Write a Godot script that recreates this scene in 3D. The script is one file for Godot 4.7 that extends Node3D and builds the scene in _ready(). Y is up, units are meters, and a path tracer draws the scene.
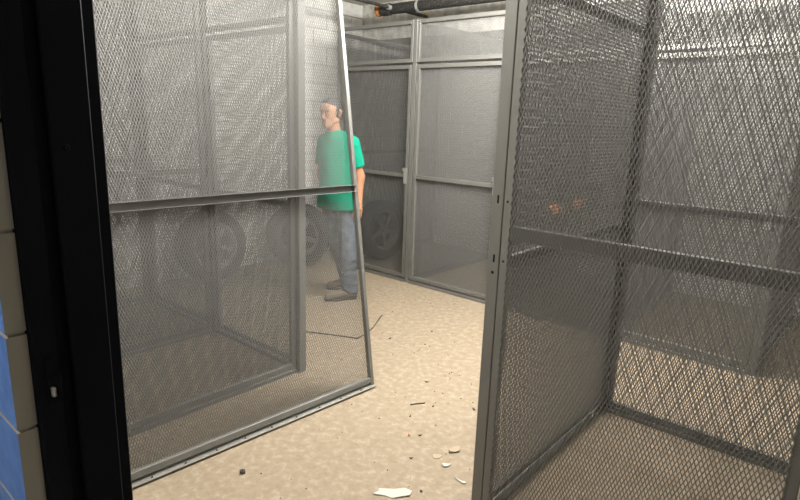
extends Node3D
# A storage room of steel mesh lockers seen from its doorway. World axes follow the locker rows; metres, y up.

const CELL_W := 0.0135   # short way of one diamond of the expanded metal
const CELL_H := 0.0325   # long way
const TOP := 2.57        # height of the lockers
var taken := {}
var boxes := {}
var tiles: Array[ArrayMesh]
var M := {}

# ------------------------------------------------------------------ helpers
func lin(r: float, g: float, b: float) -> Color:
	return Color(r, g, b).linear_to_srgb()

func mat(called: String, c: Color, rough := 0.8, spec := 0.5, metal := 0.0) -> StandardMaterial3D:
	var m := StandardMaterial3D.new()
	m.resource_name = called
	m.albedo_color = c
	m.roughness = rough
	m.metallic = metal
	m.metallic_specular = spec
	M[called] = m
	return m

func noise_tex(freq: float, octaves: int, stops: Array, sd: int, normal := false, size := 512) -> NoiseTexture2D:
	var n := FastNoiseLite.new()
	n.seed = sd
	n.noise_type = FastNoiseLite.TYPE_SIMPLEX_SMOOTH
	n.frequency = freq
	n.fractal_octaves = octaves
	n.fractal_gain = 0.58
	var t := NoiseTexture2D.new()
	t.width = size
	t.height = size
	t.seamless = true
	t.noise = n
	if normal:
		t.as_normal_map = true
		t.bump_strength = 3.0
	else:
		var g := Gradient.new()
		g.offsets = PackedFloat32Array(stops.map(func(s): return s[0]))
		g.colors = PackedColorArray(stops.map(func(s): return s[1]))
		t.color_ramp = g
	return t

func numbered(called: String) -> String:
	taken[called] = taken.get(called, -1) + 1
	return called if taken[called] == 0 else "%s_%03d" % [called, taken[called]]

func tag(o: Node3D, label: String, category: String, group := "") -> void:
	o.set_meta("label", label)
	o.set_meta("category", category)
	if group:
		o.set_meta("group", group)

func thing(called: String, label: String, category: String, at := Vector3.ZERO, turn := 0.0, group := "") -> Node3D:
	var o := Node3D.new()
	o.name = numbered(called)
	add_child(o)
	o.position = at
	o.rotation_degrees.y = turn
	tag(o, label, category, group)
	return o

func part(called: String, mesh: Mesh, material: Material, parent: Node, at := Vector3.ZERO, turn := Vector3.ZERO) -> MeshInstance3D:
	var o := MeshInstance3D.new()
	o.name = called if parent != self else numbered(called)
	o.mesh = mesh
	o.material_override = material
	parent.add_child(o, true)
	o.position = at
	o.rotation_degrees = turn
	return o

func structure(called: String, mesh: Mesh, material: Material, at := Vector3.ZERO) -> MeshInstance3D:
	var o := part(called, mesh, material, self, at)
	o.set_meta("kind", "structure")
	return o

# a box whose edges are chamfered
func cbox(size: Vector3, c := 0.002) -> ArrayMesh:
	var key := "%v %f" % [size, c]
	if boxes.has(key):
		return boxes[key]
	var h := size * 0.5
	var st := SurfaceTool.new()
	st.begin(Mesh.PRIMITIVE_TRIANGLES)
	var ax := [Vector3.RIGHT, Vector3.UP, Vector3.BACK]
	var corner := func(s: Vector3, flat: int) -> Vector3:
		var p := Vector3(s.x * (h.x - c), s.y * (h.y - c), s.z * (h.z - c))
		p[flat] = s[flat] * h[flat]
		return p
	for a in 3:
		var b := (a + 1) % 3
		var d := (a + 2) % 3
		for s in [-1.0, 1.0]:
			var q := []
			for uv in [[-1, -1], [1, -1], [1, 1], [-1, 1]]:
				var v := Vector3.ZERO
				v[a] = s
				v[b] = uv[0]
				v[d] = uv[1]
				q.append(corner.call(v, a))
			quad(st, q[0], q[1], q[2], q[3], ax[a] * s)
		for s in [-1.0, 1.0]:          # edges that run along axis d
			for t in [-1.0, 1.0]:
				var q := []
				for e in [[-1, a], [1, a], [1, b], [-1, b]]:
					var v := Vector3.ZERO
					v[a] = s
					v[b] = t
					v[d] = e[0]
					q.append(corner.call(v, e[1]))
				quad(st, q[0], q[1], q[2], q[3], (ax[a] * s + ax[b] * t).normalized())
	for x in [-1.0, 1.0]:
		for y in [-1.0, 1.0]:
			for z in [-1.0, 1.0]:
				var v := Vector3(x, y, z)
				tri(st, corner.call(v, 0), corner.call(v, 1), corner.call(v, 2), v.normalized())
	boxes[key] = st.commit()
	return boxes[key]

func tri(st: SurfaceTool, a: Vector3, b: Vector3, c: Vector3, n: Vector3) -> void:
	var order := [a, b, c] if (b - a).cross(c - a).dot(n) < 0.0 else [a, c, b]
	for p in order:
		st.set_normal(n)
		st.set_uv(Vector2(p.x + p.z, p.y))
		st.add_vertex(p)

func quad(st: SurfaceTool, a: Vector3, b: Vector3, c: Vector3, d: Vector3, n: Vector3) -> void:
	tri(st, a, b, c, n)
	tri(st, a, c, d, n)

# prism of a flat outline (x, z) from y0 to y1; the outline runs either way round
func prism(outline: PackedVector2Array, y0: float, y1: float) -> ArrayMesh:
	var st := SurfaceTool.new()
	st.begin(Mesh.PRIMITIVE_TRIANGLES)
	var mid := Vector2.ZERO
	var area := 0.0
	for i in outline.size():
		var p := outline[i]
		var q := outline[(i + 1) % outline.size()]
		area += p.cross(q)
	for i in outline.size():
		var p := outline[i]
		var q := outline[(i + 1) % outline.size()]
		var e := (q - p).normalized()
		var n2 := Vector2(e.y, -e.x) * signf(area)
		quad(st, Vector3(p.x, y0, p.y), Vector3(q.x, y0, q.y), Vector3(q.x, y1, q.y), Vector3(p.x, y1, p.y), Vector3(n2.x, 0, n2.y))
	var idx := Geometry2D.triangulate_polygon(outline)
	for i in range(0, idx.size(), 3):
		var t := [outline[idx[i]], outline[idx[i + 1]], outline[idx[i + 2]]]
		for yy in [[y0, Vector3.DOWN], [y1, Vector3.UP]]:
			tri(st, Vector3(t[0].x, yy[0], t[0].y), Vector3(t[1].x, yy[0], t[1].y), Vector3(t[2].x, yy[0], t[2].y), yy[1])
	return st.commit()

# lathe of a (radius, height) profile about y
func lathe(profile: Array, segs := 24) -> ArrayMesh:
	var st := SurfaceTool.new()
	st.begin(Mesh.PRIMITIVE_TRIANGLES)
	for i in profile.size() - 1:
		var a: Vector2 = profile[i]
		var b: Vector2 = profile[i + 1]
		var e := (b - a).normalized()
		var nn := Vector2(e.y, -e.x)
		for k in segs:
			var t0 := TAU * k / segs
			var t1 := TAU * (k + 1) / segs
			var f := func(p: Vector2, t: float) -> Vector3: return Vector3(p.x * cos(t), p.y, p.x * sin(t))
			var m := (t0 + t1) * 0.5
			quad(st, f.call(a, t0), f.call(a, t1), f.call(b, t1), f.call(b, t0), Vector3(nn.x * cos(m), nn.y, nn.x * sin(m)).normalized())
	return st.commit()

# round bar through points
func tube(points: Array, r: float, sides := 10) -> ArrayMesh:
	var st := SurfaceTool.new()
	st.begin(Mesh.PRIMITIVE_TRIANGLES)
	var rings := []
	for i in points.size():
		var p: Vector3 = points[i]
		var t: Vector3 = ((points[mini(i + 1, points.size() - 1)] as Vector3) - (points[maxi(i - 1, 0)] as Vector3)).normalized()
		var u := t.cross(Vector3.UP if absf(t.y) < 0.9 else Vector3.RIGHT).normalized()
		var v := t.cross(u)
		var ring := []
		for k in sides:
			var a := TAU * k / sides
			ring.append([p + (u * cos(a) + v * sin(a)) * r, u * cos(a) + v * sin(a)])
		rings.append(ring)
	for i in points.size() - 1:
		for k in sides:
			var k2 := (k + 1) % sides
			quad(st, rings[i][k][0], rings[i][k2][0], rings[i + 1][k2][0], rings[i + 1][k][0], (rings[i][k][1] + rings[i][k2][1]).normalized())
	for e in [0, points.size() - 1]:
		var n: Vector3 = ((points[e] as Vector3) - (points[1 if e == 0 else e - 1] as Vector3)).normalized()
		for k in range(1, sides - 1):
			tri(st, rings[e][0][0], rings[e][k][0], rings[e][k + 1][0], n)
	return st.commit()

# ------------------------------------------------------------------ expanded metal
const TILE_N := 4
func make_tile(tilt: float) -> ArrayMesh:
	# TILE_N x TILE_N diamonds: strands run zigzag along y, each a flat ribbon turned out of the sheet
	var st := SurfaceTool.new()
	st.begin(Mesh.PRIMITIVE_TRIANGLES)
	var hw := CELL_W * 0.5
	var hh := CELL_H * 0.5
	for j in TILE_N * 2:
		for m in TILE_N * 2:
			var up := (j + m) % 2 == 0
			var a := Vector3((j if up else j + 1) * hw, m * hh, 0)
			var b := Vector3((j + 1 if up else j) * hw, (m + 1) * hh, 0)
			var t := (b - a).normalized()
			var side := t.cross(Vector3.BACK).normalized()
			var u := (side * cos(tilt) + Vector3.BACK * sin(tilt)) * 0.00160
			var v := t.cross(u).normalized() * 0.00070
			var c := [u + v, u - v, -u - v, -u + v]
			var n := [u.normalized(), -v.normalized(), -u.normalized(), v.normalized()]
			for k in 4:
				quad(st, a + c[k], a + c[(k + 1) % 4], b + c[(k + 1) % 4], b + c[k], n[k])
	return st.commit()

func expanded(parent: Node3D, x0: float, x1: float, y0: float, y1: float, z: float, flip := false) -> void:
	var tw := CELL_W * TILE_N
	var th := CELL_H * TILE_N
	var nx := maxi(1, roundi((x1 - x0) / tw))
	var ny := maxi(1, roundi((y1 - y0) / th))
	var sx := (x1 - x0) / (nx * tw)
	var sy := (y1 - y0) / (ny * th)
	var mm := MultiMesh.new()
	mm.transform_format = MultiMesh.TRANSFORM_3D
	mm.mesh = tiles[1 if flip else 0]
	mm.instance_count = nx * ny
	for i in nx:
		for j in ny:
			var b := Basis.from_scale(Vector3(sx, sy, 1))
			mm.set_instance_transform(i * ny + j, Transform3D(b, Vector3(x0 + i * tw * sx, y0 + j * th * sy, z)))
	var o := MultiMeshInstance3D.new()
	o.name = "expanded_mesh"
	o.multimesh = mm
	o.material_override = M.mesh
	o.set_meta("kind", "stuff")
	parent.add_child(o, true)

# A framed sheet in its own axes: x along the width, y up, z through it.
# rails: heights of the cross rails; side: on which face the mesh lies
func panel(o: Node3D, w: float, y0: float, y1: float, rails: Array, side: float, stile := 0.034, depth := 0.030, rail_h := 0.038, bottom := 0.0, first := -1.0, flip := false) -> void:
	first = stile if first < 0.0 else first
	part("stile", cbox(Vector3(first, y1 - y0, depth)), M.steel, o, Vector3(first * 0.5, (y0 + y1) * 0.5, 0))
	part("stile", cbox(Vector3(stile, y1 - y0, depth)), M.steel, o, Vector3(w - stile * 0.5, (y0 + y1) * 0.5, 0))
	var ys := [y0 + bottom + rail_h * 0.5] + rails + [y1 - rail_h * 0.5]
	for y in ys:
		part("rail", cbox(Vector3(w - stile - first, rail_h, depth - 0.002)), M.steel, o, Vector3((first + w - stile) * 0.5, y, 0))
	expanded(o, first * 0.85, w - stile * 0.85, y0 + bottom + 0.012, y1 - 0.012, side * (depth * 0.5 + 0.0018), flip)

func partition(label: String, at: Vector3, turn: float, w: float, rails: Array, side: float, group := "", top := TOP) -> Node3D:
	var o := thing("mesh_panel", label, "mesh panel", at, turn, group)
	panel(o, w, 0.03, top, rails, side)
	part("floor_track", cbox(Vector3(w, 0.026, 0.044)), M.steel, o, Vector3(w * 0.5, 0.013, 0))
	return o

func post(label: String, at: Vector3, size: Vector2, group := "", top := TOP) -> Node3D:
	var o := thing("locker_post", label, "post", at, 0, group)
	part("shaft", cbox(Vector3(size.x, top, size.y), 0.003), M.steel, o, Vector3(0, top * 0.5, 0))
	part("cap", cbox(Vector3(size.x, 0.008, size.y), 0.002), M.steel, o, Vector3(0, top + 0.004, 0))
	return o

# door with hinges on its x = w side and a hasp on its x = 0 side
func locker_door(label: String, at: Vector3, turn: float, w: float, face: float, hasp_at: float, group: String, flip := false) -> Node3D:
	var o := thing("locker_gate", label, "gate", at, turn, group)
	panel(o, w, 0.045, 2.165, [1.10], -face, 0.036, 0.030, 0.036, 0.0, -1.0, flip)
	for y in [0.25, 1.95]:
		var hx := w - 0.009 if hasp_at < w * 0.5 else 0.009
		part("hinge", tube([Vector3(hx, y - 0.04, face * 0.018), Vector3(hx, y + 0.04, face * 0.018)], 0.007, 8), M.steel, o)
	var h := part("hasp", cbox(Vector3(0.055, 0.034, 0.005), 0.001), M.bright_steel, o, Vector3(hasp_at, 1.16, face * 0.026))
	part("padlock_loop", tube([Vector3(0.012, -0.012, 0.002), Vector3(0.012, -0.012, face * 0.026), Vector3(0.012, 0.012, face * 0.026), Vector3(0.012, 0.012, 0.002)], 0.0035, 6), M.bright_steel, h)
	part("latch_plate", cbox(Vector3(0.040, 0.12, 0.006), 0.001), M.bright_steel, o, Vector3(hasp_at, 1.08, face * 0.020))
	return o

func transom(label: String, at: Vector3, turn: float, w: float, face: float, group: String, flip := false) -> Node3D:
	var o := thing("transom_panel", label, "mesh panel", at, turn, group)
	panel(o, w, 2.185, TOP, [], -face, 0.03, 0.030, 0.036, 0.0, -1.0, flip)
	return o

# ------------------------------------------------------------------ block walls
# face blocks on a backing slab; origin at the lower left of the face, x along it, z out of it
func blocks(parent: Node3D, at: Vector3, turn: float, w: float, h: float, sd: int) -> void:
	var rng := RandomNumberGenerator.new()
	rng.seed = sd
	var basis := Basis(Vector3.UP, deg_to_rad(turn))
	var row := 0
	var y := 0.0
	while y < h - 0.02:
		var hh := minf(0.203, h - y)
		var x := 0.0 if row % 2 == 0 else -0.203
		while x < w - 0.01:
			var a := maxf(x, 0.0)
			var b := minf(x + 0.406, w)
			if b - a > 0.03:
				var s := Vector3(b - a - 0.009, hh - 0.009, 0.03)
				var o := part("block", cbox(s, 0.003), [M.block_a, M.block_b, M.block_c][rng.randi() % 3], parent)
				o.position = at + basis * Vector3((a + b) * 0.5, y + hh * 0.5, 0.015 - 0.020 + rng.randf_range(-0.0012, 0.0012))
				o.rotation_degrees.y = turn
			x += 0.406
		y += 0.203
		row += 1

# ------------------------------------------------------------------ smooth bodies
# caps: [from, to, radius, radius]; cuts: planes [normal, distance] that end the shape
func flesh(st: SurfaceTool, caps: Array, cell: float, k: float, cuts := [], tint = null) -> void:
	var lo := Vector3(1e9, 1e9, 1e9)
	var hi := -lo
	var pad := 2.5 / k + cell * 2.0
	for c in caps:
		for e in 2:
			var r: float = c[2 + e] + pad
			lo = lo.min((c[e] as Vector3) - Vector3(r, r, r))
			hi = hi.max((c[e] as Vector3) + Vector3(r, r, r))
	var nx := int((hi.x - lo.x) / cell) + 2
	var ny := int((hi.y - lo.y) / cell) + 2
	var nz := int((hi.z - lo.z) / cell) + 2
	var f := PackedFloat32Array()
	f.resize(nx * ny * nz)
	for c in caps:
		var a: Vector3 = c[0]
		var b: Vector3 = c[1]
		var ra: float = c[2]
		var rb: float = c[3]
		var ab := b - a
		var l2 := maxf(ab.length_squared(), 1e-9)
		var r := maxf(ra, rb) + pad
		var i0 := Vector3i(((a.min(b) - Vector3(r, r, r) - lo) / cell).floor()).max(Vector3i.ZERO)
		var i1 := Vector3i(((a.max(b) + Vector3(r, r, r) - lo) / cell).ceil()).min(Vector3i(nx - 1, ny - 1, nz - 1))
		for z in range(i0.z, i1.z + 1):
			for y in range(i0.y, i1.y + 1):
				for x in range(i0.x, i1.x + 1):
					var p := lo + Vector3(x, y, z) * cell
					var t := clampf((p - a).dot(ab) / l2, 0.0, 1.0)
					var d := p.distance_to(a + ab * t) - lerpf(ra, rb, t)
					if d < pad:
						f[(z * ny + y) * nx + x] += exp(-k * d)
	for i in f.size():
		var d := -log(f[i]) / k if f[i] > 1e-9 else pad
		if cuts:
			var p := lo + Vector3(i % nx, (i / nx) % ny, i / (nx * ny)) * cell
			for c in cuts:
				d = maxf(d, p.dot(c[0]) - c[1])
		f[i] = d
	var vert := {}
	var at := func(x: int, y: int, z: int) -> float: return f[(z * ny + y) * nx + x]
	var grad := func(p: Vector3) -> Vector3:
		var g := (p - lo) / cell
		var xi := clampi(int(g.x + 0.5), 1, nx - 2)
		var yi := clampi(int(g.y + 0.5), 1, ny - 2)
		var zi := clampi(int(g.z + 0.5), 1, nz - 2)
		return Vector3(at.call(xi + 1, yi, zi) - at.call(xi - 1, yi, zi), at.call(xi, yi + 1, zi) - at.call(xi, yi - 1, zi), at.call(xi, yi, zi + 1) - at.call(xi, yi, zi - 1)).normalized()
	for z in nz - 1:
		for y in ny - 1:
			for x in nx - 1:
				var i := (z * ny + y) * nx + x
				var v := [f[i], f[i + 1], f[i + nx], f[i + nx + 1], f[i + nx * ny], f[i + nx * ny + 1], f[i + nx * ny + nx], f[i + nx * ny + nx + 1]]
				var neg := 0
				for q in 8:
					neg += int(v[q] < 0.0)
				if neg == 0 or neg == 8:
					continue
				var sum := Vector3.ZERO
				var n := 0
				for e in [[0, 1], [2, 3], [4, 5], [6, 7], [0, 2], [1, 3], [4, 6], [5, 7], [0, 4], [1, 5], [2, 6], [3, 7]]:
					var va: float = v[e[0]]
					var vb: float = v[e[1]]
					if (va < 0.0) != (vb < 0.0):
						var t := va / (va - vb)
						sum += Vector3(e[0] & 1, (e[0] >> 1) & 1, e[0] >> 2).lerp(Vector3(e[1] & 1, (e[1] >> 1) & 1, e[1] >> 2), t)
						n += 1
				vert[i] = lo + (Vector3(x, y, z) + sum / n) * cell
	var steps := [1, nx, nx * ny]
	for i in vert:
		for ax in 3:
			if (f[i] < 0.0) == (f[i + steps[ax]] < 0.0):
				continue
			var s1: int = steps[(ax + 1) % 3]
			var s2: int = steps[(ax + 2) % 3]
			if not (vert.has(i - s1) and vert.has(i - s2) and vert.has(i - s1 - s2)):
				continue
			var q := [vert[i], vert[i - s1], vert[i - s1 - s2], vert[i - s2]]
			var out := Vector3.ZERO
			out[ax] = 1.0 if f[i] < 0.0 else -1.0
			for t in [[0, 1, 2], [0, 2, 3]]:
				var tr := [q[t[0]], q[t[1]], q[t[2]]]
				if ((tr[1] as Vector3) - tr[0]).cross((tr[2] as Vector3) - tr[0]).dot(out) > 0.0:
					tr = [tr[0], tr[2], tr[1]]
				for p in tr:
					st.set_normal(grad.call(p))
					if tint != null:
						st.set_color(tint.call(p))
					st.add_vertex(p)

func flesh_part(called: String, parent: Node3D, material: Material, caps: Array, cell: float, k: float, cuts := [], tint = null) -> MeshInstance3D:
	var st := SurfaceTool.new()
	st.begin(Mesh.PRIMITIVE_TRIANGLES)
	flesh(st, caps, cell, k, cuts, tint)
	st.index()
	return part(called, st.commit(), material, parent)

# ================================================================== the scene
func _ready() -> void:
	# --- camera, at standing eye height in the doorway
	var cam := Camera3D.new()
	cam.name = "camera"
	add_child(cam)
	cam.position = Vector3(0, 1.65, 0)
	cam.rotation_degrees = Vector3(-12.9, -49.607, 1.98)
	cam.fov = 47.36
	cam.near = 0.05
	# --- air: a closed room, so the sky gives nothing
	var env := Environment.new()
	env.background_mode = Environment.BG_COLOR
	env.background_color = Color(0.02, 0.02, 0.02)
	env.tonemap_mode = Environment.TONE_MAPPER_LINEAR
	env.tonemap_exposure = 1.06
	env.sdfgi_enabled = true
	env.ssao_enabled = true
	env.ssil_enabled = true
	var we := WorldEnvironment.new()
	we.name = "environment"
	we.environment = env
	add_child(we)

	make_materials()
	tiles = [make_tile(0.45), make_tile(-0.45)]   # a sheet's strands lean one way or the other

	# --- lamps: bare tubes inside the doorway, over the aisle, behind the right locker and in the passage outside
	strip_light("bare white strip light on the ceiling just inside the doorway", Vector3(1.20, 2.86, -1.95), 0.0, 2.2)
	strip_light("bare white strip light on the ceiling over the open aisle", Vector3(3.20, 2.80, -2.10), 0.0, 7.4)
	strip_light("bare white strip light on the ceiling between the right and far lockers", Vector3(3.80, 2.80, -1.15), 90.0, 6.2)
	strip_light("bare white strip light in the passage outside the doorway", Vector3(-0.55, 2.55, -2.3), 90.0, 2.4)

	make_room()
	make_doorway()
	make_left_bank()
	make_back_bank()
	make_right_locker()
	make_loose_panel()
	make_pipes()
	make_wheels()
	make_person()
	make_litter()

func make_materials() -> void:
	var steel := mat("steel", lin(0.14, 0.138, 0.126), 0.42, 0.5)
	steel.roughness_texture = noise_tex(0.02, 3, [[0.0, Color(0.75, 0.75, 0.75)], [1.0, Color(1, 1, 1)]], 3)
	steel.uv1_triplanar = true
	mat("mesh", lin(0.14, 0.139, 0.132), 0.6, 0.35)
	mat("bright_steel", lin(0.42, 0.41, 0.38), 0.35, 0.5, 0.6)
	mat("black_paint", lin(0.004, 0.005, 0.008), 0.6, 0.2)
	mat("black_hole", lin(0.008, 0.008, 0.008), 0.9, 0.2)
	var fl := mat("floor", Color.WHITE, 0.75, 0.35)
	fl.albedo_texture = noise_tex(0.02, 7, [[0.0, lin(0.225, 0.178, 0.124)], [0.40, lin(0.262, 0.21, 0.147)], [0.60, lin(0.28, 0.226, 0.16)], [0.80, lin(0.318, 0.264, 0.196)], [1.0, lin(0.36, 0.31, 0.24)]], 11, false, 1024)
	fl.uv1_triplanar = true
	fl.uv1_world_triplanar = true
	fl.uv1_scale = Vector3(0.75, 0.75, 0.75)
	fl.heightmap_enabled = false
	fl.normal_enabled = true
	fl.normal_texture = noise_tex(0.03, 4, [], 12, true)
	fl.normal_scale = 0.25
	for v in [["block_a", 0.60, 21], ["block_b", 0.57, 22], ["block_c", 0.63, 23]]:
		var b := mat(v[0], Color.WHITE, 0.85, 0.3)
		var g: float = v[1]
		b.albedo_texture = noise_tex(0.03, 4, [[0.0, lin(g * 0.80, g * 0.79, g * 0.73)], [0.5, lin(g, g * 0.985, g * 0.92)], [1.0, lin(g * 1.1, g * 1.09, g * 1.03)]], v[2], false, 256)
		b.uv1_triplanar = true
		b.uv1_world_triplanar = true
		b.uv1_scale = Vector3(1.7, 1.7, 1.7)
	mat("mortar", lin(0.36, 0.35, 0.32), 0.9, 0.2)
	mat("bare_block", lin(0.30, 0.28, 0.24), 0.9, 0.2)
	mat("plaster", lin(0.55, 0.545, 0.51), 0.85, 0.3)
	var blue := mat("blue_paint", Color.WHITE, 0.55, 0.4)
	blue.albedo_texture = noise_tex(0.03, 4, [[0.0, lin(0.05, 0.13, 0.36)], [1.0, lin(0.095, 0.21, 0.50)]], 31, false, 256)
	blue.uv1_triplanar = true
	blue.uv1_scale = Vector3(2, 2, 2)
	var conc := mat("concrete", Color.WHITE, 0.85, 0.3)
	conc.albedo_texture = noise_tex(0.02, 5, [[0.0, lin(0.30, 0.285, 0.25)], [0.5, lin(0.47, 0.455, 0.41)], [1.0, lin(0.62, 0.60, 0.55)]], 41, false, 512)
	conc.uv1_triplanar = true
	conc.uv1_scale = Vector3(0.8, 0.8, 0.8)
	var pipe := mat("pipe", Color.WHITE, 0.5, 0.4)
	pipe.albedo_texture = noise_tex(0.05, 4, [[0.0, lin(0.012, 0.012, 0.012)], [0.55, lin(0.03, 0.029, 0.027)], [0.75, lin(0.10, 0.095, 0.085)], [1.0, lin(0.22, 0.21, 0.19)]], 51, false, 256)
	pipe.uv1_triplanar = true
	pipe.uv1_scale = Vector3(3, 3, 3)
	var rust := mat("rust", Color.WHITE, 0.8, 0.3)
	rust.albedo_texture = noise_tex(0.06, 4, [[0.0, lin(0.16, 0.06, 0.02)], [1.0, lin(0.50, 0.22, 0.08)]], 52, false, 256)
	rust.uv1_triplanar = true
	rust.uv1_scale = Vector3(6, 6, 6)
	mat("galvanised", lin(0.40, 0.40, 0.38), 0.4, 0.5, 0.4)
	mat("brass", lin(0.55, 0.38, 0.16), 0.35, 0.5, 0.7)
	mat("rubber", lin(0.035, 0.034, 0.032), 0.8, 0.35)
	mat("alloy", lin(0.42, 0.42, 0.41), 0.35, 0.5, 0.5)
	mat("dull_rim", lin(0.11, 0.105, 0.095), 0.4, 0.5, 0.3)
	mat("white_enamel", lin(0.78, 0.78, 0.76), 0.5, 0.4)
	mat("skin", Color.WHITE, 0.55, 0.4)
	M.skin.vertex_color_use_as_albedo = true
	var sh := mat("shirt", lin(0.006, 0.24, 0.15), 0.85, 0.25)
	sh.rim_enabled = true
	sh.rim = 0.2
	var je := mat("denim", Color.WHITE, 0.9, 0.2)
	je.albedo_texture = noise_tex(0.02, 4, [[0.0, lin(0.07, 0.085, 0.11)], [0.5, lin(0.125, 0.15, 0.185)], [1.0, lin(0.25, 0.29, 0.34)]], 61, false, 256)
	je.uv1_triplanar = true
	je.uv1_scale = Vector3(1.5, 1.5, 1.5)
	mat("shoe", lin(0.17, 0.135, 0.095), 0.8, 0.3)
	mat("sole", lin(0.035, 0.03, 0.027), 0.8, 0.3)
	mat("hair", lin(0.022, 0.021, 0.021), 0.7, 0.4)
	mat("eye_white", lin(0.40, 0.37, 0.34), 0.3, 0.5)
	mat("iris", lin(0.02, 0.014, 0.010), 0.25, 0.5)
	mat("paper", lin(0.50, 0.48, 0.42), 0.9, 0.2)
	mat("flake", lin(0.36, 0.29, 0.21), 0.9, 0.2)
	mat("dark_bit", lin(0.05, 0.045, 0.04), 0.7, 0.3)
	mat("orange_bit", lin(0.75, 0.25, 0.09), 0.6, 0.4)

func strip_light(label: String, at: Vector3, turn: float, energy: float) -> void:
	# a bare twin-tube batten: light leaves it to all sides
	var o := thing("strip_light", label, "lamp", at, turn)
	var glow := StandardMaterial3D.new()
	glow.resource_name = "lamp_glow"
	glow.albedo_color = Color(0.9, 0.9, 0.88)
	glow.emission_enabled = true
	glow.emission = Color(1.0, 0.97, 0.92)
	glow.emission_energy_multiplier = 2.0
	part("housing", cbox(Vector3(1.24, 0.045, 0.07), 0.006), M.white_enamel, o, Vector3(0, 0.06, 0))
	for z in [-0.035, 0.035]:
		part("lamp_tube", tube([Vector3(-0.58, 0.015, z), Vector3(0.58, 0.015, z)], 0.013, 12), glow, o)
	for x in [-0.595, 0.595]:
		part("end_cap", cbox(Vector3(0.03, 0.05, 0.11), 0.004), M.white_enamel, o, Vector3(x, 0.022, 0))
	for x in [-0.4, 0.4]:
		part("hanger", tube([Vector3(x, 0.08, 0), Vector3(x, 3.0 - at.y, 0)], 0.004, 6), M.galvanised, o)
	for i in 3:
		var l := OmniLight3D.new()
		l.name = "light"
		l.light_energy = energy / 3.0
		l.light_color = Color(1.0, 0.985, 0.965)
		l.light_size = 0.06
		l.omni_range = 25.0
		l.omni_attenuation = 2.0
		l.shadow_enabled = true
		o.add_child(l, true)
		l.position = Vector3((i - 1) * 0.4, -0.075, 0)

func make_room() -> void:
	var f := structure("floor", cbox(Vector3(9.6, 0.2, 8.6), 0.001), M.floor, Vector3(2.2, -0.1, -2.0))
	f.set_meta("label", "dusty beige concrete floor with scattered litter")
	structure("ceiling", cbox(Vector3(9.6, 0.2, 8.6), 0.001), M.plaster, Vector3(2.2, 3.1, -2.0))
	# end wall of the aisle, behind the man
	var wb := structure("wall_back", cbox(Vector3(5.9, 3.0, 0.2), 0.001), M.mortar, Vector3(3.35, 1.5, -5.412))
	blocks(wb, Vector3(0.50, 0, -5.30) - wb.position, 0, 5.7, 3.0, 1)
	# long wall behind the far lockers
	var wr := structure("wall_right", cbox(Vector3(0.2, 3.0, 7.3), 0.001), M.mortar, Vector3(6.312, 1.5, -1.8))
	blocks(wr, Vector3(6.20, 0, -5.3) - wr.position, -90, 6.0, 3.0, 2)
	structure("wall_front", cbox(Vector3(5.9, 3.0, 0.2), 0.001), M.plaster, Vector3(3.35, 1.5, 1.75))
	# wall with the doorway: a left stretch, a head and a right stretch
	var wl := structure("wall_left", cbox(Vector3(0.14, 3.0, 4.04), 0.001), M.mortar, Vector3(0.41, 1.5, -3.29))
	blocks(wl, Vector3(0.50, 0, -1.275) - wl.position, 90, 4.02, 3.0, 3)
	part("mortar_bed", cbox(Vector3(0.030, 3.0, 1.9), 0.001), M.bare_block, wl, Vector3(0.312, 1.5, -2.190) - wl.position)
	# its outer leaf, painted blue, ends in a bare edge beside the frame
	var row := 0
	var y := 0.0
	while y < 2.98:
		var hh := minf(0.203, 3.0 - y)
		var z := -1.23
		var first := 0.406 if row % 2 == 0 else 0.203
		var n := 0
		while z > -3.2:
			var len: float = first if n == 0 else 0.406
			var o := part("block", painted_block(Vector3(0.036, hh - 0.008, len - 0.008)), null, wl, Vector3(0.310, y + hh * 0.5, z - len * 0.5) - wl.position)
			o.material_override = null
			o.set_surface_override_material(0, M.bare_block)
			o.set_surface_override_material(1, M.blue_paint)
			z -= len
			n += 1
		y += 0.203
		row += 1
	structure("wall_doorhead", cbox(Vector3(0.20, 0.80, 1.65), 0.001), M.plaster, Vector3(0.40, 2.60, -0.41))
	structure("wall_doorside", cbox(Vector3(0.20, 3.0, 1.3), 0.001), M.plaster, Vector3(0.40, 1.5, 1.06))
	# the passage the camera stands in
	structure("wall_passage", cbox(Vector3(0.2, 3.0, 8.0), 0.001), M.plaster, Vector3(-1.5, 1.5, -1.8))
	structure("wall_passage_near", cbox(Vector3(1.9, 3.0, 0.2), 0.001), M.plaster, Vector3(-0.6, 1.5, 1.75))
	structure("wall_passage_far", cbox(Vector3(1.9, 3.0, 0.2), 0.001), M.plaster, Vector3(-0.6, 1.5, -5.4))

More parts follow.
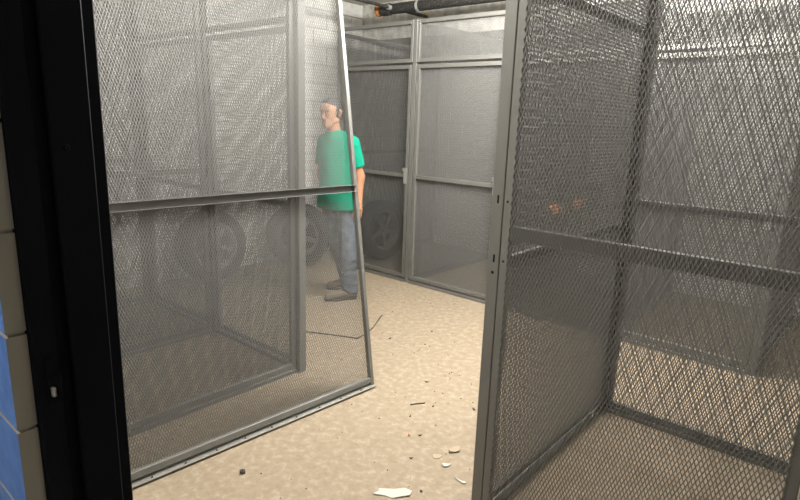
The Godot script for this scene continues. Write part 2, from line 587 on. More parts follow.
func painted_block(s: Vector3) -> ArrayMesh:
	var key := "painted %v" % s
	if boxes.has(key):
		return boxes[key]
	var h := s * 0.5
	var st := SurfaceTool.new()
	st.begin(Mesh.PRIMITIVE_TRIANGLES)
	var v := func(x, yy, z): return Vector3(x * h.x, yy * h.y, z * h.z)
	quad(st, v.call(1, -1, -1), v.call(1, 1, -1), v.call(1, 1, 1), v.call(1, -1, 1), Vector3.RIGHT)
	quad(st, v.call(-1, 1, -1), v.call(1, 1, -1), v.call(1, 1, 1), v.call(-1, 1, 1), Vector3.UP)
	quad(st, v.call(-1, -1, -1), v.call(1, -1, -1), v.call(1, -1, 1), v.call(-1, -1, 1), Vector3.DOWN)
	quad(st, v.call(-1, -1, 1), v.call(1, -1, 1), v.call(1, 1, 1), v.call(-1, 1, 1), Vector3.BACK)
	quad(st, v.call(-1, -1, -1), v.call(1, -1, -1), v.call(1, 1, -1), v.call(-1, 1, -1), Vector3.FORWARD)
	var m := st.commit()
	st = SurfaceTool.new()
	st.begin(Mesh.PRIMITIVE_TRIANGLES)
	quad(st, v.call(-1, -1, -1), v.call(-1, 1, -1), v.call(-1, 1, 1), v.call(-1, -1, 1), Vector3.LEFT)
	boxes[key] = st.commit(m)
	return boxes[key]

func make_doorway() -> void:
	# pressed steel door frame, its side post facing +z
	var o := Node3D.new()
	o.name = "door_1"
	o.set_meta("kind", "structure")
	add_child(o)
	o.position = Vector3(0, 0, -1.23)
	var jamb := PackedVector2Array([Vector2(0.329, -0.035), Vector2(0.329, 0.006), Vector2(0.333, 0.010), Vector2(0.374, 0.010), Vector2(0.378, 0.006), Vector2(0.378, -0.004), Vector2(0.398, -0.004), Vector2(0.398, 0.014), Vector2(0.401, 0.017), Vector2(0.472, 0.017), Vector2(0.475, 0.014), Vector2(0.475, 0.002), Vector2(0.500, 0.002), Vector2(0.503, -0.002), Vector2(0.503, -0.035)])
	part("jamb", prism(jamb, 0.0, 2.2), M.black_paint, o)
	part("head", cbox(Vector3(0.166, 0.05, 1.5), 0.003), M.black_paint, o, Vector3(0.42, 2.175, 0.765))
	var other := PackedVector2Array()
	for p in jamb:
		other.append(Vector2(p.x, 1.62 - p.y))
	part("jamb", prism(other, 0.0, 2.2), M.black_paint, o)
	var s := part("strike_plate", cbox(Vector3(0.022, 0.10, 0.004), 0.001), M.black_paint, o, Vector3(0.359, 1.11, 0.012))
	part("lip", prism(PackedVector2Array([Vector2(-0.004, 0.0), Vector2(0.008, 0.0), Vector2(0.012, 0.012), Vector2(0.009, 0.014)]), -0.028, 0.012), M.black_paint, s)
	part("latch_bolt", cbox(Vector3(0.008, 0.020, 0.012), 0.002), M.bright_steel, s, Vector3(-0.002, -0.022, 0.006))
	part("screw", lathe([Vector2(0.0, 0.003), Vector2(0.005, 0.003), Vector2(0.007, 0.0)], 12), M.black_paint, o, Vector3(0.425, 1.575, 0.017), Vector3(90, 0, 0))

# ------------------------------------------------------------------ lockers
func make_left_bank() -> void:
	var X := 2.27
	partition("mesh end panel of the left lockers, behind the leaning panel", Vector3(0.58, 0, -2.775), 0, X - 0.58 - 0.04, [1.185], -1.0)
	var zs := [-2.76, -3.775, -4.79]
	var where := ["outer corner post of the left lockers, behind the leaning panel", "post between the first and second left lockers", "post between the second and third left lockers"]
	for i in 3:
		post(where[i], Vector3(X - 0.005, 0, zs[i]), Vector2(0.055, 0.055), "posts of the left lockers")
	var nth := ["first", "second"]
	for i in 2:
		var w := 1.015 - 0.055 - 0.016
		locker_door("mesh door of the %s left locker, seen through the leaning panel" % nth[i], Vector3(X, 0, zs[i] - 0.0355), 90, w, 1.0, w - 0.03, "doors of the left lockers")
		transom("mesh panel above the door of the %s left locker" % nth[i], Vector3(X, 0, zs[i] - 0.0285), 90, 1.015 - 0.057, 1.0, "transoms of the left lockers")
		var s := thing("floor_sill", "steel sill under the door of the %s left locker" % nth[i], "sill", Vector3(X, 0, zs[i] - 0.5075), 90, "sills of the left lockers")
		part("channel", cbox(Vector3(0.95, 0.026, 0.05)), M.steel, s, Vector3(0, 0.013, 0))
		partition("mesh partition between the %s left lockers" % ["first and second", "second and third"][i], Vector3(0.56, 0, zs[i + 1]), 0, X - 0.56 - 0.045, [1.245], 1.0, "partitions of the left lockers")

func make_back_bank() -> void:
	var X := 4.41
	var zs := [-4.69, -3.64, -2.595, -1.55, -0.505]
	var where := ["post of the far lockers behind the man", "post of the far lockers right of the man, between two doors", "post of the far lockers hidden beside the near upright", "post of the far lockers seen through the right locker", "post of the far lockers at the right edge of the view"]
	for i in 5:
		post(where[i], Vector3(X + 0.01, 0, zs[i]), Vector2(0.05, 0.05), "posts of the far lockers")
	var nth := ["far locker next to the man", "brightest far locker, right of the man", "far locker seen through the upper right mesh", "far locker at the right edge of the view"]
	for i in 4:
		var gap: float = zs[i + 1] - zs[i]
		var w := gap - 0.05 - 0.016
		locker_door("grey mesh door of the %s" % nth[i], Vector3(X, 0, zs[i + 1] - 0.033), 90, w, -1.0, 0.03, "doors of the far lockers", i == 1)
		transom("mesh panel above the door of the %s" % nth[i], Vector3(X, 0, zs[i + 1] - 0.026), 90, gap - 0.052, -1.0, "transoms of the far lockers", i == 1)
		var s := thing("floor_sill", "steel sill under the door of the %s" % nth[i], "sill", Vector3(X, 0, (zs[i] + zs[i + 1]) * 0.5), 90, "sills of the far lockers")
		part("channel", cbox(Vector3(gap - 0.055, 0.028, 0.05)), M.steel, s, Vector3(0, 0.014, 0))
	var between := ["mesh end panel of the far lockers, behind the right wheel", "mesh partition left of the brightest far locker", "mesh partition right of the brightest far locker", "mesh partition of the far lockers seen through the right locker", "mesh partition of the far lockers at the right edge of the view"]
	for i in 5:
		partition(between[i], Vector3(X + 0.045, 0, zs[i]), 0, 1.735, [1.265], 1.0, "partitions of the far lockers", 2.52 if i == 0 else TOP)

func make_right_locker() -> void:
	var z := -1.09
	# near upright, a folded channel with slots; the front panel's stile stands against it
	var o := thing("locker_upright", "tall grey steel upright with slots at the corner of the near right locker", "post", Vector3(1.85, 0, z))
	part("channel", cbox(Vector3(0.044, TOP, 0.050), 0.003), M.steel, o, Vector3(0.0, TOP * 0.5, 0.0))
	for y in [1.15, 1.375]:
		part("slot", cbox(Vector3(0.002, 0.030, 0.007), 0.0005), M.black_hole, o, Vector3(-0.0222, y, 0.002))
	part("bolt_hole", lathe([Vector2(0, 0.001), Vector2(0.006, 0.001), Vector2(0.006, -0.001)], 10), M.black_hole, o, Vector3(-0.0222, 1.095, 0.0), Vector3(0, 0, 90))
	# front, towards the camera
	var f := thing("mesh_panel", "large mesh front panel of the near right locker, closest to the camera", "mesh panel", Vector3(1.843, 0, -0.05), 90)
	panel(f, 1.013, 0.03, TOP, [1.255], -1.0, 0.034, 0.028, 0.052)
	for y in [1.15, 1.375]:
		part("bolt_hole", lathe([Vector2(0, 0.001), Vector2(0.0045, 0.001), Vector2(0.0045, -0.001)], 10), M.black_hole, f, Vector3(0.998, y - 0.005, -0.0142), Vector3(-90, 0, 0))
	# left side, towards the aisle
	var s := thing("mesh_panel", "mesh side panel of the near right locker along the aisle", "mesh panel", Vector3(1.876, 0, z), 0)
	panel(s, 1.274, 0.055, TOP, [1.125, 2.13], 1.0, 0.030, 0.030, 0.034, 0.0, 0.008)
	part("floor_track", cbox(Vector3(1.276, 0.024, 0.05)), M.steel, s, Vector3(0.638, 0.012, 0))
	post("dark back corner post inside the near right locker", Vector3(3.190, 0, z), Vector2(0.070, 0.056))
	var b := thing("mesh_panel", "mesh back panel of the near right locker", "mesh panel", Vector3(3.195, 0, -0.05), 90)
	panel(b, 1.008, 0.03, TOP, [1.25], -1.0, 0.030, 0.030, 0.036)
	part("floor_track", cbox(Vector3(1.01, 0.024, 0.044)), M.steel, b, Vector3(0.505, 0.012, 0))
	post("front right post of the near right locker, outside the view", Vector3(1.84, 0, -0.02), Vector2(0.05, 0.05))
	post("rear right post of the near right locker, outside the view", Vector3(3.185, 0, -0.02), Vector2(0.05, 0.05))
	partition("mesh partition on the right of the near right locker", Vector3(1.87, 0, -0.02), 0, 1.28, [1.25], 1.0)

func make_loose_panel() -> void:
	var o := thing("loose_mesh_panel", "large loose mesh panel leaning back against the left lockers", "mesh panel", Vector3(2.44, 0.004, -2.262))
	o.rotation_degrees = Vector3(-8.8, -3.4, 0)
	var p := Node3D.new()
	var w := 1.52
	# x runs from the left end to the right edge at the origin
	for x in [-w + 0.02, -0.013]:
		part("stile", cbox(Vector3(0.026, 2.42, 0.030)), M.steel, o, Vector3(x, 1.21, 0))
	part("rail", cbox(Vector3(w - 0.05, 0.034, 0.028)), M.steel, o, Vector3(-w * 0.5, 0.045, 0))
	# the cross rail is a channel that opens towards the room
	var r := part("rail", cbox(Vector3(w - 0.02, 0.042, 0.003), 0.0008), M.steel, o, Vector3(-w * 0.5, 1.245, -0.009))
	for y in [-0.0195, 0.0195]:
		part("lip", cbox(Vector3(w - 0.02, 0.003, 0.034), 0.0008), M.steel, r, Vector3(0, y, 0.018))
	part("rail", cbox(Vector3(w - 0.05, 0.034, 0.028)), M.steel, o, Vector3(-w * 0.5, 2.40, 0))
	part("bottom_flange", cbox(Vector3(w, 0.005, 0.046), 0.001), M.bright_steel, o, Vector3(-w * 0.5, 0.010, 0.010), Vector3(14, 0, 0))
	for i in 9:
		part("bolt", lathe([Vector2(0, 0.004), Vector2(0.004, 0.004), Vector2(0.005, 0.0)], 8), M.dark_bit, o, Vector3(-0.12 - i * 0.16, 0.012, 0.022), Vector3(14, 0, 0))
	expanded(o, -w + 0.012, -0.012, 0.03, 2.40, -0.0165, true)
	p.free()

# ------------------------------------------------------------------ pipes
func make_pipes() -> void:
	var bm := structure("trim_1", cbox(Vector3(0.5, 0.42, 7.0), 0.004), M.concrete, Vector3(5.60, 2.79, -1.80))
	bm.set_meta("label", "pale concrete beam above the far lockers")
	var o := thing("sprinkler_pipe", "thick black pipe with a rusty open end under the ceiling", "pipe", Vector3(4.70, 2.76, -4.36))
	part("pipe", tube([Vector3(0, 0, 0), Vector3(0, 0, 4.6)], 0.052, 18), M.pipe, o)
	part("coupling", tube([Vector3(0, 0, 0.02), Vector3(0, 0, 0.12)], 0.060, 18), M.pipe, o)
	part("rusty_end", lathe([Vector2(0.0, 0.0), Vector2(0.040, 0.0), Vector2(0.062, 0.012), Vector2(0.062, 0.035), Vector2(0.044, 0.05), Vector2(0.040, 0.09)], 14), M.rust, o, Vector3(0, 0, -0.07), Vector3(90, 0, 0))
	part("clamp", lathe([Vector2(0.053, -0.014), Vector2(0.058, -0.014), Vector2(0.058, 0.014), Vector2(0.053, 0.014)], 18), M.galvanised, o, Vector3(0, 0, 0.50), Vector3(90, 0, 0))
	part("hanger_rod", tube([Vector3(0, 0.055, 0.50), Vector3(0, 0.24, 0.50)], 0.005, 6), M.galvanised, o)
	var b := thing("branch_pipe", "thin grey branch pipe joining the thick black pipe", "pipe", Vector3(3.55, 2.765, -4.20))
	part("pipe", tube([Vector3(0, 0, 0), Vector3(1.10, 0, 0)], 0.017, 12), M.pipe, b)
	part("coupling", tube([Vector3(1.06, 0, 0), Vector3(1.11, 0, 0)], 0.024, 12), M.galvanised, b)
	var s := thing("sprinkler_drop", "thin pipe stub with a brass sprinkler head above the far lockers", "pipe", Vector3(4.735, 2.745, -4.12))
	part("pipe", tube([Vector3(0, 0, 0), Vector3(0.42, 0, 0)], 0.018, 12), M.pipe, s)
	part("reducer", lathe([Vector2(0.018, -0.02), Vector2(0.024, -0.02), Vector2(0.024, 0.02), Vector2(0.018, 0.02)], 12), M.galvanised, s, Vector3(0.03, 0, 0), Vector3(0, 0, 90))
	part("sprinkler_head", lathe([Vector2(0, -0.04), Vector2(0.020, -0.04), Vector2(0.020, -0.035), Vector2(0.007, -0.03), Vector2(0.007, 0.0), Vector2(0.015, 0.0), Vector2(0.015, 0.03), Vector2(0, 0.03)], 12), M.brass, s, Vector3(0.40, 0.01, 0))
	# two round orange plugs and a dark bar on a gate of the far lockers
	for i in 2:
		var c := thing("orange_plug", ["left of two round orange plugs on a far locker gate", "right of two round orange plugs on a far locker gate"][i], "plug", [Vector3(4.365, 0.975, -2.056), Vector3(4.365, 1.039, -1.864)][i], 0, "orange plugs")
		part("cap", lathe([Vector2(0, 0.030), Vector2(0.026, 0.030), Vector2(0.046, 0.018), Vector2(0.046, -0.005), Vector2(0.034, -0.010), Vector2(0, -0.010)], 18), M.orange_bit, c, Vector3.ZERO, Vector3(0, 0, 90))
		part("hook", tube([Vector3(0.0, 0.03, 0), Vector3(0.0, 0.09, 0), Vector3(0.012, 0.10, 0)], 0.004, 6), M.dark_bit, c)
	var br := thing("gate_bar", "short dark bar above the two orange plugs on a far locker gate", "bar", Vector3(4.365, 1.177, -1.879), 90)
	part("bar", cbox(Vector3(0.38, 0.034, 0.030)), M.dark_bit, br)
	for x in [-0.15, 0.06]:
		part("clip", cbox(Vector3(0.03, 0.07, 0.012), 0.003), M.dark_bit, br, Vector3(x, 0, 0.012))

# ------------------------------------------------------------------ wheels
func make_wheels() -> void:
	wheel("car wheel with a bright spoked rim seen through the left lockers", Vector3(3.02, 0.35, -5.06), 0, 6, M.alloy)
	wheel("black tyre and wheel standing behind the man's legs", Vector3(4.02, 0.355, -4.92), -50, 0, M.dull_rim)
	wheel("car wheel with a dull rim inside the far locker next to the man", Vector3(4.95, 0.355, -4.53), 0, 4, M.dull_rim)

func wheel(label: String, at: Vector3, turn: float, lean: float, metal: Material) -> void:
	var o := thing("car_wheel", label, "wheel", at, turn, "car wheels")
	o.rotation_degrees.x = -lean
	var prof := []
	var R := 0.355
	for p in [[0.235, -0.085], [0.25, -0.10], [0.29, -0.112], [0.325, -0.108], [0.345, -0.094], [0.353, -0.07], [0.355, -0.035], [0.348, -0.033], [0.348, -0.027], [0.355, -0.025], [0.355, 0.025], [0.348, 0.027], [0.348, 0.033], [0.355, 0.035], [0.353, 0.07], [0.345, 0.094], [0.325, 0.108], [0.29, 0.112], [0.25, 0.10], [0.235, 0.085]]:
		prof.append(Vector2(p[0], p[1]))
	part("tyre", lathe(prof, 48), M.rubber, o, Vector3.ZERO, Vector3(90, 0, 0))
	var rim := part("rim", lathe([Vector2(0.205, -0.09), Vector2(0.205, 0.06), Vector2(0.222, 0.085), Vector2(0.240, 0.092), Vector2(0.242, 0.085), Vector2(0.238, 0.08)], 48), metal, o, Vector3.ZERO, Vector3(90, 0, 0))
	part("hub", lathe([Vector2(0.075, 0.0), Vector2(0.075, 0.055), Vector2(0.055, 0.065), Vector2(0.034, 0.066), Vector2(0.030, 0.075), Vector2(0.0, 0.078)], 24), metal, rim)
	part("dark_disc", lathe([Vector2(0.205, -0.03), Vector2(0.0, -0.03), ], 32), M.rubber, rim)  # flat dark disc closing the rim behind the spokes
	for i in 5:
		var a := TAU * i / 5.0 + 0.3
		part("spoke", cbox(Vector3(0.155, 0.022, 0.050), 0.006), metal, rim, Vector3(cos(a) * 0.135, 0.052, sin(a) * 0.135), Vector3(0, -rad_to_deg(a), 0))
		var b := a + TAU / 10.0
		part("wheel_nut", lathe([Vector2(0.009, 0.0), Vector2(0.009, 0.014), Vector2(0, 0.016)], 6), metal, rim, Vector3(cos(b) * 0.055, 0.062, sin(b) * 0.055))

# ------------------------------------------------------------------ the man
func make_person() -> void:
	# own axes: x to the right of the picture, y up, z towards the camera
	var o := thing("person", "man in a green T-shirt, blue jeans and brown shoes standing behind the leaning panel", "person", Vector3(3.525, 0, -3.688), -43.7)
	var v := func(x, y, z): return Vector3(x, y, z)
	var ls := Vector3(0.075, 1.435, 0.095)
	var le := Vector3(0.140, 1.145, 0.045)
	var lw := Vector3(0.140, 0.895, 0.100)
	var rs := Vector3(-0.175, 1.435, -0.120)
	var re := Vector3(-0.190, 1.145, -0.150)
	var rw := Vector3(-0.165, 0.905, -0.100)
	var lh := Vector3(0.025, 0.93, 0.055)
	var rh := Vector3(-0.115, 0.93, -0.065)
	var lk := Vector3(0.045, 0.50, 0.055)
	var la := Vector3(0.070, 0.10, -0.020)
	var rk := Vector3(-0.045, 0.50, -0.130)
	var ra := Vector3(0.045, 0.10, -0.350)
	var face := Vector3(-0.62, -0.06, 0.78).normalized()
	var fl := Vector3.UP.cross(face).normalized()      # his left
	var fu := face.cross(fl).normalized()
	var hc := Vector3(-0.110, 1.682, 0.015)
	var hs := 1.07
	var skin := Color(0.36, 0.18, 0.10)
	var plain := func(_p): return skin
	# body: neck, arms, hands, head in one mesh
	var st := SurfaceTool.new()
	st.begin(Mesh.PRIMITIVE_TRIANGLES)
	flesh(st, [[v.call(-0.065, 1.44, -0.01), hc + fu * -0.08 - face * 0.01, 0.062, 0.055], [v.call(-0.06, 1.42, -0.01), v.call(-0.06, 1.20, -0.01), 0.06, 0.06],
		[ls, le, 0.046, 0.040], [le, lw, 0.041, 0.027], [rs, re, 0.046, 0.040], [re, rw, 0.041, 0.027], [ls, v.call(-0.06, 1.42, -0.01), 0.045, 0.05], [rs, v.call(-0.06, 1.42, -0.01), 0.045, 0.05]], 0.012, 60.0, [], plain)
	# head
	var h := []
	var H := func(f: float, l: float, u: float) -> Vector3: return hc + (face * f + fl * l + fu * u) * hs
	h.append([H.call(-0.030, 0, 0.035), H.call(0.012, 0, 0.040), 0.078, 0.076])
	h.append([H.call(0.040, -0.018, 0.030), H.call(0.040, 0.018, 0.030), 0.050, 0.050])
	h.append([H.call(0.045, -0.020, -0.020), H.call(0.045, 0.020, -0.020), 0.042, 0.042])
	h.append([H.call(0.058, -0.012, -0.082), H.call(0.058, 0.012, -0.082), 0.026, 0.026])
	h.append([H.call(0.062, 0, -0.090), H.call(-0.005, 0.052, -0.055), 0.022, 0.022])
	h.append([H.call(0.062, 0, -0.090), H.call(-0.005, -0.052, -0.055), 0.022, 0.022])
	h.append([H.call(0.052, 0, -0.060), H.call(0.030, 0, -0.050), 0.036, 0.045])
	flesh(st, h, 0.005, 110.0, [], func(p: Vector3):
		var d := p - hc
		var u := d.dot(fu)
		var l := d.dot(fl)
		var f := d.dot(face)
		if f > 0.05 and absf(absf(l) - 0.031) < 0.017 and absf(u - 0.022 + absf(absf(l) - 0.03) * 0.15) < 0.0045:
			return Color(0.03, 0.025, 0.022)
		if f > 0.05 and absf(l) < 0.024 and absf(u + 0.066) < 0.006:
			return Color(0.30, 0.11, 0.085)
		return skin)
	flesh(st, [[H.call(0.088, 0, 0.010), H.call(0.104, 0, -0.026), 0.007, 0.010], [H.call(0.104, 0, -0.026), H.call(0.107, 0, -0.031), 0.010, 0.011], [H.call(0.094, 0.011, -0.034), H.call(0.094, -0.011, -0.034), 0.008, 0.008]], 0.003, 250.0, [], plain)
	flesh(st, [[H.call(0.091, -0.018, -0.060), H.call(0.091, 0.018, -0.060), 0.005, 0.005]], 0.003, 250.0, [], func(_p): return Color(0.33, 0.13, 0.10))
	for s in [-1.0, 1.0]:
		flesh(st, [[H.call(-0.008, s * 0.078, 0.022), H.call(-0.016, s * 0.085, 0.012), 0.010, 0.011], [H.call(-0.016, s * 0.085, 0.012), H.call(-0.004, s * 0.080, -0.022), 0.011, 0.008]], 0.004, 180.0, [], plain)
	# hands, each palm with four fingers and a thumb
	for side in 2:
		var w: Vector3 = [lw, rw][side]
		var e: Vector3 = [le, re][side]
		var dn := ((w - e).normalized() * 0.5 + Vector3(0, -1, 0)).normalized()
		var fwd := Vector3(-0.7, 0, 0.7)
		fwd = (fwd - dn * fwd.dot(dn)).normalized()    # the thumb side
		var inn := dn.cross(fwd).normalized() * (1.0 if side == 1 else -1.0)
		if inn.dot(Vector3(-0.06, 0, 0) - Vector3(w.x, 0, w.z)) < 0.0:
			inn = -inn
		var P := func(d: float, f: float, i: float) -> Vector3: return w + dn * d + fwd * f + inn * i
		var hand := [[P.call(-0.03, 0, 0), P.call(0.02, 0, 0), 0.027, 0.026], [P.call(0.03, 0.022, 0), P.call(0.082, 0.027, 0.004), 0.016, 0.014], [P.call(0.03, 0.0, 0), P.call(0.086, 0.004, 0.004), 0.016, 0.014], [P.call(0.03, -0.02, 0), P.call(0.078, -0.024, 0.004), 0.016, 0.013]]
		flesh(st, hand, 0.004, 150.0, [], plain)
		for k in 4:
			var f0: float = [0.030, 0.010, -0.010, -0.029][k]
			var ln: float = [0.072, 0.080, 0.074, 0.058][k]
			var d0: float = [0.080, 0.086, 0.083, 0.074][k]
			var a: Vector3 = P.call(d0 - 0.01, f0, 0.004)
			var b: Vector3 = P.call(d0 + ln * 0.45, f0 * 1.05, 0.012)
			var c: Vector3 = P.call(d0 + ln * 0.78, f0 * 1.05, 0.030)
			var t: Vector3 = P.call(d0 + ln * 0.92, f0 * 1.05, 0.050)
			flesh(st, [[a, b, 0.0095, 0.0088], [b, c, 0.0088, 0.0082], [c, t, 0.0082, 0.0070]], 0.004, 220.0, [], plain)
		flesh(st, [[P.call(0.025, 0.022, 0.006), P.call(0.058, 0.047, 0.018), 0.014, 0.0105], [P.call(0.058, 0.047, 0.018), P.call(0.090, 0.052, 0.028), 0.0105, 0.008]], 0.004, 200.0, [], plain)
	st.index()
	part("body", st.commit(), M.skin, o)
	for s in [-1.0, 1.0]:
		var eye := part("eye", lathe([Vector2(0.0, -0.011), Vector2(0.008, -0.008), Vector2(0.011, 0), Vector2(0.008, 0.008), Vector2(0.0, 0.011)], 12), M.eye_white, o, H.call(0.0775, s * 0.031, 0.004))
		part("iris", lathe([Vector2(0.0, -0.006), Vector2(0.005, -0.004), Vector2(0.006, 0), Vector2(0.005, 0.004), Vector2(0.0, 0.006)], 10), M.iris, eye, face * 0.0065 + fl * 0.001)
	# hair: short, swept back, over crown, back and temples
	var brow := (face * 0.86 - fu * 0.5).normalized()
	flesh_part("hair", o, M.hair, [[H.call(-0.036, 0, 0.042), H.call(0.012, 0, 0.056), 0.083, 0.076],
		[H.call(-0.040, -0.03, -0.02), H.call(-0.040, 0.03, -0.02), 0.054, 0.054], [H.call(0.010, 0.070, 0.035), H.call(0.008, 0.074, 0.008), 0.012, 0.008], [H.call(0.010, -0.070, 0.035), H.call(0.008, -0.074, 0.008), 0.012, 0.008]], 0.006, 130.0,
		[[brow, brow.dot(H.call(0.066, 0, 0.070))]])
	# T-shirt
	var torso := [[v.call(-0.005, 1.36, 0.045), v.call(0.005, 0.90, 0.055), 0.115, 0.118], [v.call(-0.105, 1.36, -0.055), v.call(-0.100, 0.90, -0.045), 0.112, 0.118], [v.call(-0.085, 1.30, 0.035), v.call(-0.085, 0.98, 0.045), 0.10, 0.115],
		[v.call(-0.065, 1.478, -0.015), ls + Vector3(0.0, -0.008, 0), 0.078, 0.064], [v.call(-0.065, 1.478, -0.015), rs + Vector3(0, -0.008, 0), 0.078, 0.064], [v.call(0.005, 0.90, 0.055), v.call(0.005, 0.80, 0.055), 0.118, 0.118], [v.call(-0.105, 0.90, -0.045), v.call(-0.105, 0.80, -0.045), 0.118, 0.118]]
	var shirt := flesh_part("tshirt", o, M.shirt, torso, 0.012, 50.0, [[Vector3.DOWN, -0.855], [Vector3(0.10, 1, -0.1).normalized(), Vector3(0.10, 1, -0.1).normalized().dot(v.call(-0.065, 1.540, 0.0))]])
	for s in 2:
		var a: Vector3 = [ls, rs][s]
		var b: Vector3 = [le, re][s]
		var d := (b - a).normalized()
		flesh_part("sleeve", shirt, M.shirt, [[a + Vector3(0, 0.004, 0), a + d * 0.30, 0.062, 0.072]], 0.010, 70.0, [[d, d.dot(a + d * 0.205)]])
	# jeans with a few folds
	var folds := [[lh + Vector3(0, 0.02, 0), lk, 0.098, 0.070], [lk, la + Vector3(0, 0.0, 0), 0.070, 0.072], [rh + Vector3(0, 0.02, 0), rk, 0.098, 0.070], [rk, ra, 0.070, 0.068], [v.call(0.01, 0.95, 0.04), v.call(-0.10, 0.95, -0.04), 0.105, 0.105]]
	for q in 5:
		var c: Vector3 = la.lerp(lk, 0.02 + q * 0.20) + Vector3(0.0, 0, 0.03)
		folds.append([c + Vector3(-0.045, 0.012, 0.015), c + Vector3(0.045, -0.014, 0.015), 0.022, 0.026])
	var jeans := flesh_part("jeans", o, M.denim, folds, 0.012, 60.0, [[Vector3.DOWN, -0.065], [Vector3.UP, 0.97]])
	part("belt", tube([v.call(-0.20, 0.90, 0.02), v.call(-0.12, 0.90, 0.09), v.call(0.0, 0.90, 0.15), v.call(0.08, 0.90, 0.10)], 0.012, 8), M.sole, o)
	# shoes: upper, sole
	for s in 2:
		var heel: Vector3 = [v.call(0.100, 0, -0.020), v.call(0.085, 0, -0.355)][s]
		var toe: Vector3 = [v.call(-0.130, 0, 0.050), v.call(-0.125, 0, -0.320)][s]
		var up := Vector3.UP
		var along := (toe - heel).normalized()
		var sh := flesh_part("shoe", o, M.shoe, [[heel + up * 0.055, heel.lerp(toe, 0.35) + up * 0.060, 0.040, 0.044], [heel.lerp(toe, 0.35) + up * 0.060, toe + up * 0.042, 0.044, 0.032], [heel + up * 0.075, heel.lerp(toe, 0.25) + up * 0.095, 0.036, 0.034]], 0.007, 100.0, [[Vector3.DOWN, -0.022]])
		flesh_part("sole", sh, M.sole, [[heel + up * 0.02, heel.lerp(toe, 0.6) + up * 0.02, 0.042, 0.050], [heel.lerp(toe, 0.6) + up * 0.02, toe + up * 0.02, 0.050, 0.036]], 0.007, 140.0, [[Vector3.DOWN, -0.001], [Vector3.UP, 0.026]])

# ------------------------------------------------------------------ litter
func scrap(called: String, label: String, category: String, at: Vector3, turn: float, size: Vector2, thick: float, material: Material, sd: int, sides := 7, group := "") -> void:
	var rng := RandomNumberGenerator.new()
	rng.seed = sd
	var pts := PackedVector2Array()
	for i in sides:
		var a := TAU * (i + rng.randf_range(-0.25, 0.25)) / sides
		var r := rng.randf_range(0.45, 1.0)
		pts.append(Vector2(cos(a) * size.x * 0.5 * r, sin(a) * size.y * 0.5 * r))
	# a slightly curled sheet of that outline
	var st := SurfaceTool.new()
	st.begin(Mesh.PRIMITIVE_TRIANGLES)
	var bend := func(p: Vector2, y: float) -> Vector3: return Vector3(p.x, y + (p.x / size.x * 2.0) ** 2 * thick * 2.5, p.y)
	for i in sides:
		var p := pts[i]
		var q := pts[(i + 1) % sides]
		tri(st, bend.call(Vector2.ZERO, thick), bend.call(p, thick), bend.call(q, thick), Vector3.UP)
		tri(st, bend.call(Vector2.ZERO, 0), bend.call(p, 0), bend.call(q, 0), Vector3.DOWN)
		var e := (q - p).normalized()
		quad(st, bend.call(p, 0), bend.call(q, 0), bend.call(q, thick), bend.call(p, thick), Vector3(e.y, 0, -e.x))
	var o := part(called, st.commit(), material, self, at, Vector3(0, turn, 0))
	tag(o, label, category, group)

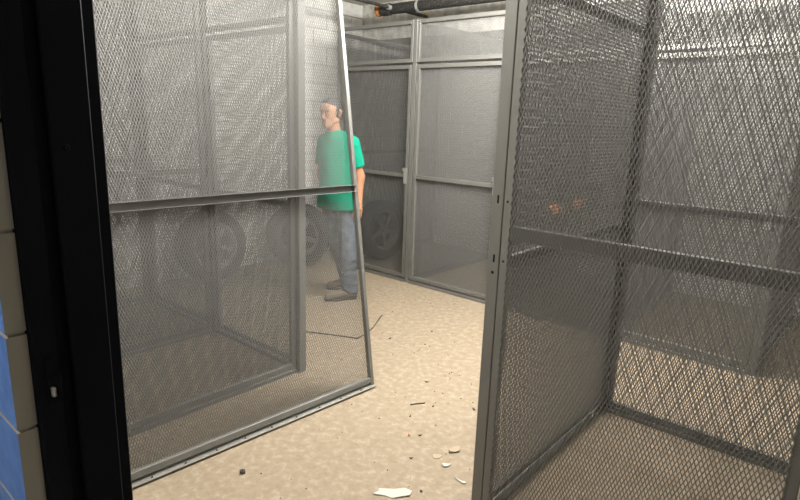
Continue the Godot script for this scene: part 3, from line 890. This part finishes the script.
func make_litter() -> void:
	scrap("paper_scrap", "largest torn white paper scrap on the floor at the lower edge", "scrap", Vector3(1.725, 0.001, -1.475), -45, Vector2(0.215, 0.090), 0.003, M.paper, 5, 9, "scraps on the floor")
	scrap("paint_flake", "tan curled flake on the floor near the slotted upright", "scrap", Vector3(2.20, 0.001, -1.465), -30, Vector2(0.075, 0.055), 0.006, M.flake, 6, 8, "scraps on the floor")
	scrap("paint_flake", "flat tan flake left of the curled flake", "scrap", Vector3(2.10, 0.001, -1.50), -55, Vector2(0.075, 0.055), 0.002, M.flake, 7, 7, "scraps on the floor")
	scrap("paper_scrap", "small pale scrap just below the tan flakes", "scrap", Vector3(2.07, 0.001, -1.415), -50, Vector2(0.055, 0.045), 0.005, M.paper, 8, 6, "scraps on the floor")
	scrap("paper_scrap", "narrow white strip on the floor beside the slotted upright", "scrap", Vector3(2.015, 0.001, -1.285), -85, Vector2(0.095, 0.024), 0.004, M.paper, 9, 6, "scraps on the floor")
	scrap("orange_chip", "tiny orange chip on the beige floor", "chip", Vector3(2.15, 0.001, -1.72), 0, Vector2(0.020, 0.018), 0.006, M.orange_bit, 10, 5)
	var n := part("hex_nut", lathe([Vector2(0.0, 0.0), Vector2(0.014, 0.0), Vector2(0.014, 0.014), Vector2(0.006, 0.016), Vector2(0.0, 0.012)], 6), M.dark_bit, self, Vector3(1.355, 0.0, -2.08))
	tag(n, "dark steel nut on the floor in front of the leaning panel", "nut")
	var stick := part("stick", tube([Vector3(-0.045, 0.004, 0.012), Vector3(0, 0.004, 0), Vector3(0.045, 0.005, -0.004)], 0.0035, 6), M.dark_bit, self, Vector3(2.455, 0, -1.91), Vector3(0, -44, 0))
	tag(stick, "thin dark splinter lying in the middle of the floor", "stick")
	var w := part("wire", tube([Vector3(2.70, 0.004, -3.36), Vector3(2.80, 0.004, -3.16), Vector3(2.88, 0.005, -3.0), Vector3(2.926, 0.006, -2.89), Vector3(3.055, 0.006, -2.91), Vector3(3.20, 0.010, -2.97), Vector3(3.40, 0.02, -3.08), Vector3(3.43, 0.02, -3.09)], 0.004, 6), M.dark_bit, self)
	tag(w, "thin dark wire lying on the floor beside the leaning panel's right edge", "wire")
	var spots := [[2.492, -1.823, 0.016, "dark crumb right of the thin splinter"], [2.634, -1.627, 0.034, "dark sliver lying against the slotted upright"], [2.333, -1.679, 0.010, "dark speck above the curled tan flake"], [1.995, -1.578, 0.018, "dark crumb left of the flat tan flake"], [3.107, -2.713, 0.030, "dark chip right of the leaning panel's edge"], [3.459, -2.577, 0.022, "dark chip in front of the brightest far locker"], [3.206, -2.448, 0.014, "speck in the middle of the open floor"], [2.192, -1.679, 0.022, "brown speck beside the tiny orange chip"], [2.308, -1.846, 0.014, "speck below the thin splinter"], [1.83, -1.38, 0.018, "dark crumb right of the torn white paper"], [2.72, -2.05, 0.026, "grey chip halfway along the open floor"], [2.95, -2.02, 0.012, "speck beyond the grey chip"]]
	for i in spots.size():
		var s: Array = spots[i]
		scrap("floor_crumb", s[3], "crumb", Vector3(s[0], 0.0005, s[1]), i * 47.0, Vector2(s[2] * 1.2, s[2] * 0.7), 0.004, M.dark_bit, 40 + i, 6, "dark crumbs on the floor")
	# fine grit, too many and too small to tell apart
	var rng := RandomNumberGenerator.new()
	rng.seed = 77
	var mm := MultiMesh.new()
	mm.transform_format = MultiMesh.TRANSFORM_3D
	mm.mesh = cbox(Vector3(0.004, 0.003, 0.003), 0.0008)
	mm.instance_count = 260
	for i in 260:
		mm.set_instance_transform(i, Transform3D(Basis(Vector3.UP, rng.randf() * TAU).scaled(Vector3.ONE * rng.randf_range(0.6, 2.0)), Vector3(rng.randf_range(1.1, 4.2), 0.0015, rng.randf_range(-3.6, -1.15))))
	var g := MultiMeshInstance3D.new()
	g.name = "floor_grit"
	g.multimesh = mm
	g.material_override = M.dark_bit
	add_child(g)
	tag(g, "fine dark grit scattered over the beige floor", "grit")
	g.set_meta("kind", "stuff")
